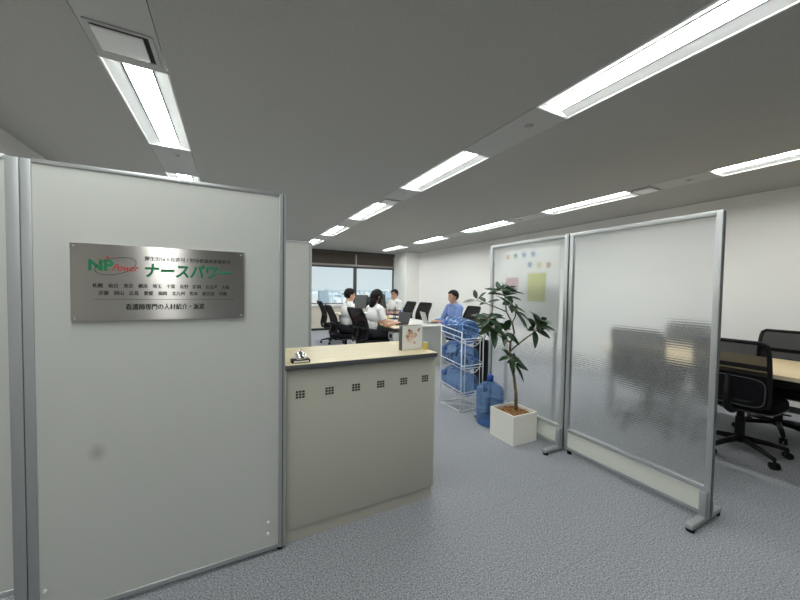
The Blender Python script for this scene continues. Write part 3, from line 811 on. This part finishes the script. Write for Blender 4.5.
desk('last desk on the left, beside the empty chair near the window', DX0, DXM, 7.12, 8.30, 'deskoak', -1, 7.20, 2.41)
desk('last desk on the right, before the white-shirted man facing us', DXM, DX1, 7.12, 8.30, 'deskwhite', 1, 7.9, 3.09)

def laptop(label, x, y, rz, body, sc, ang, w=.31):
    """screen opens toward local -X (user at +X... local user side is -X)"""
    t = thing('laptop', label, 'laptop', (x, y, .72), rz)
    MB().box((-.11, -w / 2, 0), (.11, w / 2, .014), .003).build('keyboard_base', body, t)
    MB().box((-.09, -w / 2 + .02, .014), (.03, w / 2 - .02, .0155)).build('keys', 'laptopd', t)
    T = Matrix.Translation((.108, 0, .014)) @ Matrix.Rotation(ang, 4, 'Y')
    li = MB().box((-.0, -w / 2, 0), (.008, w / 2, .215), .002, T=T).build('lid', body, t)
    MB().box((-.0012, -w / 2 + .008, .012), (0, w / 2 - .008, .205), T=T).build('display', sc, li)
    return t
laptop('small dark laptop the woman is typing on', 2.66, 5.22, .25, 'laptopd', 'laptopd', math.radians(22), .30)
laptop('silver laptop in front of the man in blue', 3.31, 5.13, PI - .25, 'laptopg', 'screen', math.radians(18), .33)
def monitor(label, x, y, rz, w=.50, h=.30, z=.90):
    t = thing('monitor', label, 'monitor', (x, y, .72), rz)
    MB().box((-.09, -.12, 0), (.09, .12, .014), .004).build('foot', 'black', t)
    MB().box((.012, -.03, .012), (.035, .03, z - .72 + h * .5), .004).build('stand', 'black', t)
    T = Matrix.Translation((0, 0, z - .72)) @ Matrix.Rotation(.12, 4, 'Y')
    MB().box((-.018, -w / 2, 0), (.012, w / 2, h), .004, T=T).build('casing', 'laptopd', t)
    MB().box((-.0192, -w / 2 + .012, .012), (-.018, w / 2 - .012, h - .012), T=T).build('display', 'screen', t)
    return t
monitor('dark monitor in front of the white-shirted man by the window', 2.60, 6.98, .35, .40, .30, .91)
monitor('dark monitor facing the white-shirted man at the far right desk', 3.13, 6.98, PI - .1, .50, .31, .92)
monitor('small dark monitor at the far end of the desks, behind the woman', 2.98, 7.45, PI + .2, .40, .26, .90)
t = thing('desk_tray', 'black desk tray between the woman and the far man', 'desk tray', (3.10, 6.25, .72), .1)
for z in (0, .09, .18): MB().box((-.12, -.16, z), (.12, .16, z + .008)).build('tray', 'black', t)
for sx in (-1, 1):
    for sy in (-1, 1): MB().box((sx * .115 - .005, sy * .155 - .005, 0), (sx * .115 + .005, sy * .155 + .005, .25)).build('upright', 'black', t)
t = thing('drink_bottle', 'small blue drink bottle on the far desk', 'drink bottle', (3.12, 6.02, .72)); MB().lathe([(.001, 0), (.034, 0), (.036, .01), (.036, .14), (.015, .18), (.015, .20), (.001, .20)], 16).build('bottle_body', 'bluec', t); MB().cyl((0, 0, .2), (0, 0, .222), .017).build('cap', 'white', t)
t = thing('paper_box', 'yellow paper box on the desk behind the laptop of the woman', 'paper box', (2.84, 6.15, .72), .3); MB().box((-.05, -.05, 0), (.05, .05, .12), .002).build('box_body', 'yellow', t); MB().box((-.052, -.052, .09), (.052, .052, .123), .002).build('box_lid', 'purple', t)

# ------------------------------------------------------------------ people
def person(label, x, y, rz, lean, head_yaw, head_pitch, hands, shirt, long_sleeve, female=False, scale=1.0):
    """seated figure facing local +X; hands = two local targets (left +Y, right -Y)"""
    t_loc = Vector((x, y, 0))
    prims = []; mb = MB()
    def cap(p0, p1, r0, r1, tg):
        p0, p1 = Vector(p0), Vector(p1)
        mb.cyl(p0, p1, r0, r1, 12, caps=True); mb.ell(p0, (r0, r0, r0), seg=12, rings=8); mb.ell(p1, (r1, r1, r1), seg=12, rings=8)
        prims.append(('c', np.array(p0), np.array(p1), r0, r1, tg))
    def ell(c, r, tg, R=None):
        mb.ell(c, r, seg=18, rings=12, R=R)
        A = np.array(R.to_3x3()) if R else np.eye(3)
        prims.append(('e', np.array(Vector(c)), A, np.array(r), 0, tg))
    hip = Vector((0, 0, .60))
    Rl = Matrix.Rotation(lean, 3, 'Y')
    def sp(f, s, u): return hip + Rl @ Vector((f, s, u * 1.02))
    fs = .90 if female else 1.0
    ell(hip + Vector((.0, 0, -.01)), (.125, .165, .105), 'leg')
    ell(sp(.0, 0, .12), (.098 * fs, .142 * fs, .13), 'torso', Rl.to_4x4())
    ell(sp(.0, 0, .30), (.112 * fs, .168 * fs, .17), 'torso', Rl.to_4x4())
    if female: ell(sp(.07, .06, .31), (.06, .06, .06), 'torso'); ell(sp(.07, -.06, .31), (.06, .06, .06), 'torso')
    neck = sp(-.005, 0, .475); top = sp(.0, 0, .44)
    for s in (-1, 1): cap(sp(0, s * .05, .445), sp(0, s * .165 * fs, .415), .052, .056, 'torso')
    Rh = Matrix.Rotation(head_yaw, 3, 'Z') @ Matrix.Rotation(head_pitch, 3, 'Y')
    hc = neck + Vector((.03, 0, .145))
    cap(neck, hc + Rh @ Vector((-.015, 0, -.05)), .052 if not female else .045, .05 if not female else .043, 'neck')
    def hd(f, s, u): return hc + Rh @ Vector((f, s, u))
    R4 = Rh.to_4x4()
    ell(hd(-.010, 0, .022), (.104, .082, .101), 'head', R4)
    ell(hd(.022, 0, -.035), (.073, .063, .082), 'head', R4)
    ell(hd(.045, 0, -.088), (.036, .038, .026), 'head', R4)
    cap(hd(.086, 0, .012), hd(.104, 0, -.026), .007, .012, 'head')
    for s in (-1, 1):
        ell(hd(-.005, s * .077, -.012), (.018, .008, .030), 'head', R4)
        ell(hd(.068, s * .030, .022), (.020, .026, .010), 'head', R4)
    ell(hd(.080, 0, -.058), (.014, .024, .010), 'head', R4)
    for s in (-1, 1):
        h0 = hip + Vector((.02, s * .088, -.015)); kn = Vector((.44, s * .105, .515)); an = Vector((.42, s * .11, .09))
        cap(h0, kn, .086, .060, 'leg'); cap(kn, an, .058, .038, 'leg')
        cap(an + Vector((-.03, 0, -.045)), an + Vector((.14, s * .01, -.055)), .040, .030, 'foot')
        # arm by two-bone reach
        sh = sp(.0, s * .185 * fs, .405); tg = Vector(hands[0 if s > 0 else 1]); a1, a2 = .285, .255
        dv = tg - sh; D = min(dv.length, a1 + a2 - .005); dv = dv.normalized(); tg = sh + dv * D
        ca = (a1 * a1 + D * D - a2 * a2) / (2 * a1 * D); sa = math.sqrt(max(0, 1 - ca * ca))
        pole = Vector((-.25, s * .55, -1)); pole = (pole - dv * pole.dot(dv)).normalized()
        el_ = sh + dv * (a1 * ca) + pole * (a1 * sa)
        mid = sh.lerp(el_, .62)
        cap(sh, mid, .056, .047, 'uarm'); cap(mid, el_, .046, .041, 'uarm2'); cap(el_, tg, .040, .028, 'farm')
        hdv = (tg - el_).normalized(); hdv = Vector((hdv.x, hdv.y, hdv.z * .3)).normalized()
        side = Vector((-hdv.y, hdv.x, 0)).normalized(); up = side.cross(hdv) * -1
        if up.z < 0: up = -up
        pc = tg + hdv * .045
        Rp = Matrix((hdv, side, up)).transposed()
        ell(pc, (.050, .042, .017), 'hand', Rp.to_4x4())
        for k, (off, ln) in enumerate(((-.030, .062), (-.010, .074), (.011, .070), (.031, .054))):
            b0_ = pc + hdv * .036 + side * (off * .9)
            b1_ = b0_ + (hdv * .9 + up * .12 + side * off * 1.2) * (ln * .55); b2_ = b1_ + (hdv * .75 - up * .55) * (ln * .5)
            cap(b0_, b1_, .0098, .009, 'hand'); cap(b1_, b2_, .009, .008, 'hand')
        inn = -s
        q0 = pc - hdv * .02 + side * (inn * .030); q1 = q0 + (hdv * .6 + side * inn * .7) * .036; q2 = q1 + (hdv * .95 + side * inn * .15 - up * .2) * .030
        cap(q0, q1, .013, .0105, 'hand'); cap(q1, q2, .0105, .009, 'hand')
    tmp = mb.build('tmp_body', 'skin')
    md = tmp.modifiers.new('r', 'REMESH'); md.mode = 'VOXEL'; md.voxel_size = .0068; md.use_smooth_shade = True
    m2 = tmp.modifiers.new('s', 'SMOOTH'); m2.iterations = 3; m2.factor = .4
    bpy.context.view_layer.update()
    me = bpy.data.meshes.new_from_object(tmp.evaluated_get(bpy.context.evaluated_depsgraph_get()))
    bpy.data.objects.remove(tmp)
    me.name = 'person'
    nv = len(me.vertices); co = np.empty(nv * 3); me.vertices.foreach_get('co', co); co = co.reshape(-1, 3)
    no = np.empty(nv * 3); me.vertices.foreach_get('normal', no); no = no.reshape(-1, 3)
    faces = [tuple(p.vertices) for p in me.polygons]
    fc = np.array([co[list(f)].mean(0) for f in faces])
    best = np.full(len(fc), 9.); tid = np.full(len(fc), -1)
    tags = sorted(set(p[5] for p in prims))
    for p in prims:
        if p[0] == 'c':
            ab = p[2] - p[1]; tt = np.clip(((fc - p[1]) @ ab) / (ab @ ab), 0, 1)
            d = np.linalg.norm(fc - (p[1] + tt[:, None] * ab), axis=1) - (p[3] + (p[4] - p[3]) * tt)
        else:
            q = ((fc - p[1]) @ p[2]) / p[3]; L = np.linalg.norm(q, axis=1); d = (L - 1) * np.min(p[3])
        m_ = d < best; best[m_] = d[m_]; tid[m_] = tags.index(p[5])
    ft = np.array(tags)[tid]
    Rinv = np.array(Rh.transposed()); hl = (fc - np.array(hc)) @ Rinv.T
    ishead = (ft == 'head') | (ft == 'neck')
    mi = np.zeros(len(fc), int)
    for s in (-1, 1):
        mi[ishead & (hl[:, 0] > .05) & (np.abs(hl[:, 1] - s * .031) < .013) & (np.abs(hl[:, 2] - .005) < .0065)] = 1
        mi[ishead & (hl[:, 0] > .05) & (np.abs(hl[:, 1] - s * .032) < .019) & (np.abs(hl[:, 2] - .030) < .005)] = 1
    mi[ishead & (hl[:, 0] > .07) & (np.abs(hl[:, 1]) < .022) & (np.abs(hl[:, 2] + .058) < .007)] = 2
    me.materials.clear()
    for k in ('skin', 'eye', 'lip'): me.materials.append(M[k])
    me.polygons.foreach_set('material_index', mi.astype('i')); me.polygons.foreach_set('use_smooth', [True] * len(faces))
    body = bpy.data.objects.new('person', me); COL.objects.link(body)
    body.location = t_loc; body.rotation_euler = (0, 0, rz); tag(body, label, 'person')
    def shell(name, mask, off, mat, ring=0):
        idx = np.nonzero(mask)[0]; used = {}; vs = []; fl_ = []
        for i in idx:
            g_ = []
            for v in faces[i]:
                if v not in used: used[v] = len(vs); vs.append(co[v] + no[v] * off)
                g_.append(used[v])
            fl_.append(g_)
        k = MB(); k._add(vs, fl_, 0, True); o = k.build(name, mat, body, fix=False)
        sm_ = o.modifiers.new('thick', 'SOLIDIFY'); sm_.thickness = off * .8; sm_.offset = -1
        return o
    sl = ['torso', 'uarm'] + (['uarm2', 'farm'] if long_sleeve else [])
    shell('shirt', np.isin(ft, sl), .009, shirt)
    shell('trousers', np.isin(ft, ['leg']), .010, 'trouser')
    shell('shoes', np.isin(ft, ['foot']), .006, 'shoe')
    hm = ishead & ((hl[:, 2] > .062) | ((hl[:, 0] < .048) & (hl[:, 2] > .035)) | ((hl[:, 0] < -.022) & (hl[:, 2] > -.055)) | ((hl[:, 0] < .02) & (hl[:, 2] > .012)))
    hair = shell('hair', hm, .012, 'hairm')
    ck = MB(); nb = neck + Vector((0, 0, .0)); cl = []
    for k in range(25):
        a = PI * .12 + 2 * PI * .88 * k / 24
        cl.append(nb + Rl @ Vector((.066 * math.cos(a) + .008, .066 * math.sin(a), .012 - .022 * math.cos(a))))
    ck.tube(cl, .013, 8).build('collar', shirt, body)
    if female:
        k = MB()
        k.ell(hd(-.045, 0, .0), (.085, .088, .110), R=R4); k.ell(hd(-.055, 0, -.10), (.060, .085, .120), R=R4)
        for s in (-1, 1): k.tube([hd(.03, s * .07, .06), hd(.035, s * .085, .0), hd(.02, s * .088, -.08), hd(.0, s * .08, -.17)], [.022, .026, .024, .012], 8)
        k.build('long_hair', 'hairm', body)
    else:
        k = MB(); k.ell(hd(-.022, 0, .060), (.092, .083, .072), R=R4); k.build('hair_crown', 'hairm', body)
    return body

def loc_of(px, py, pz, x, y, rz):
    d = Vector((px - x, py - y, 0)); d.rotate(Quaternion((0, 0, 1), -rz)); return (d.x, d.y, pz)
def P(label, x, y, rz, lean, hy, hp, hL, hR, shirt, ls, female=False):
    return person(label, x, y, rz, lean, hy, hp, [loc_of(*hL, x, y, rz), loc_of(*hR, x, y, rz)], shirt, ls, female)
P('person with long dark hair in a white short-sleeved shirt, typing on the dark laptop', 2.10, 5.20, .2, .26, -.05, .30, (2.50, 5.36, .765), (2.52, 5.06, .765), 'shirtw', False, True)
P('person in a white shirt at the left desk, sitting with his back to the window', 1.93, 6.02, .0, .14, .05, .12, (2.25, 6.17, .775), (2.25, 5.87, .78), 'shirtw', False)
P('person in a white shirt at the far right desk, facing the camera side', 3.70, 7.36, PI + .25, .12, .15, .12, (3.42, 7.20, .77), (3.42, 7.48, .77), 'shirtw', False)
P('person in a light blue long-sleeved shirt, typing on the silver laptop', 3.87, 5.10, PI, .16, -.1, .10, (3.46, 5.02, .765), (3.46, 5.20, .765), 'shirtb', True)

# ------------------------------------------------------------------ look
SC.view_settings.view_transform = 'Standard'; SC.view_settings.look = 'None'
SC.view_settings.exposure = 1.3; SC.view_settings.gamma = 1; SC.view_settings.use_curve_mapping = False
SC.cycles.use_denoising = True
SC.cycles.max_bounces = 10; SC.cycles.diffuse_bounces = 5; SC.cycles.transparent_max_bounces = 16; SC.cycles.transmission_bounces = 8
SC.cycles.sample_clamp_indirect = 4
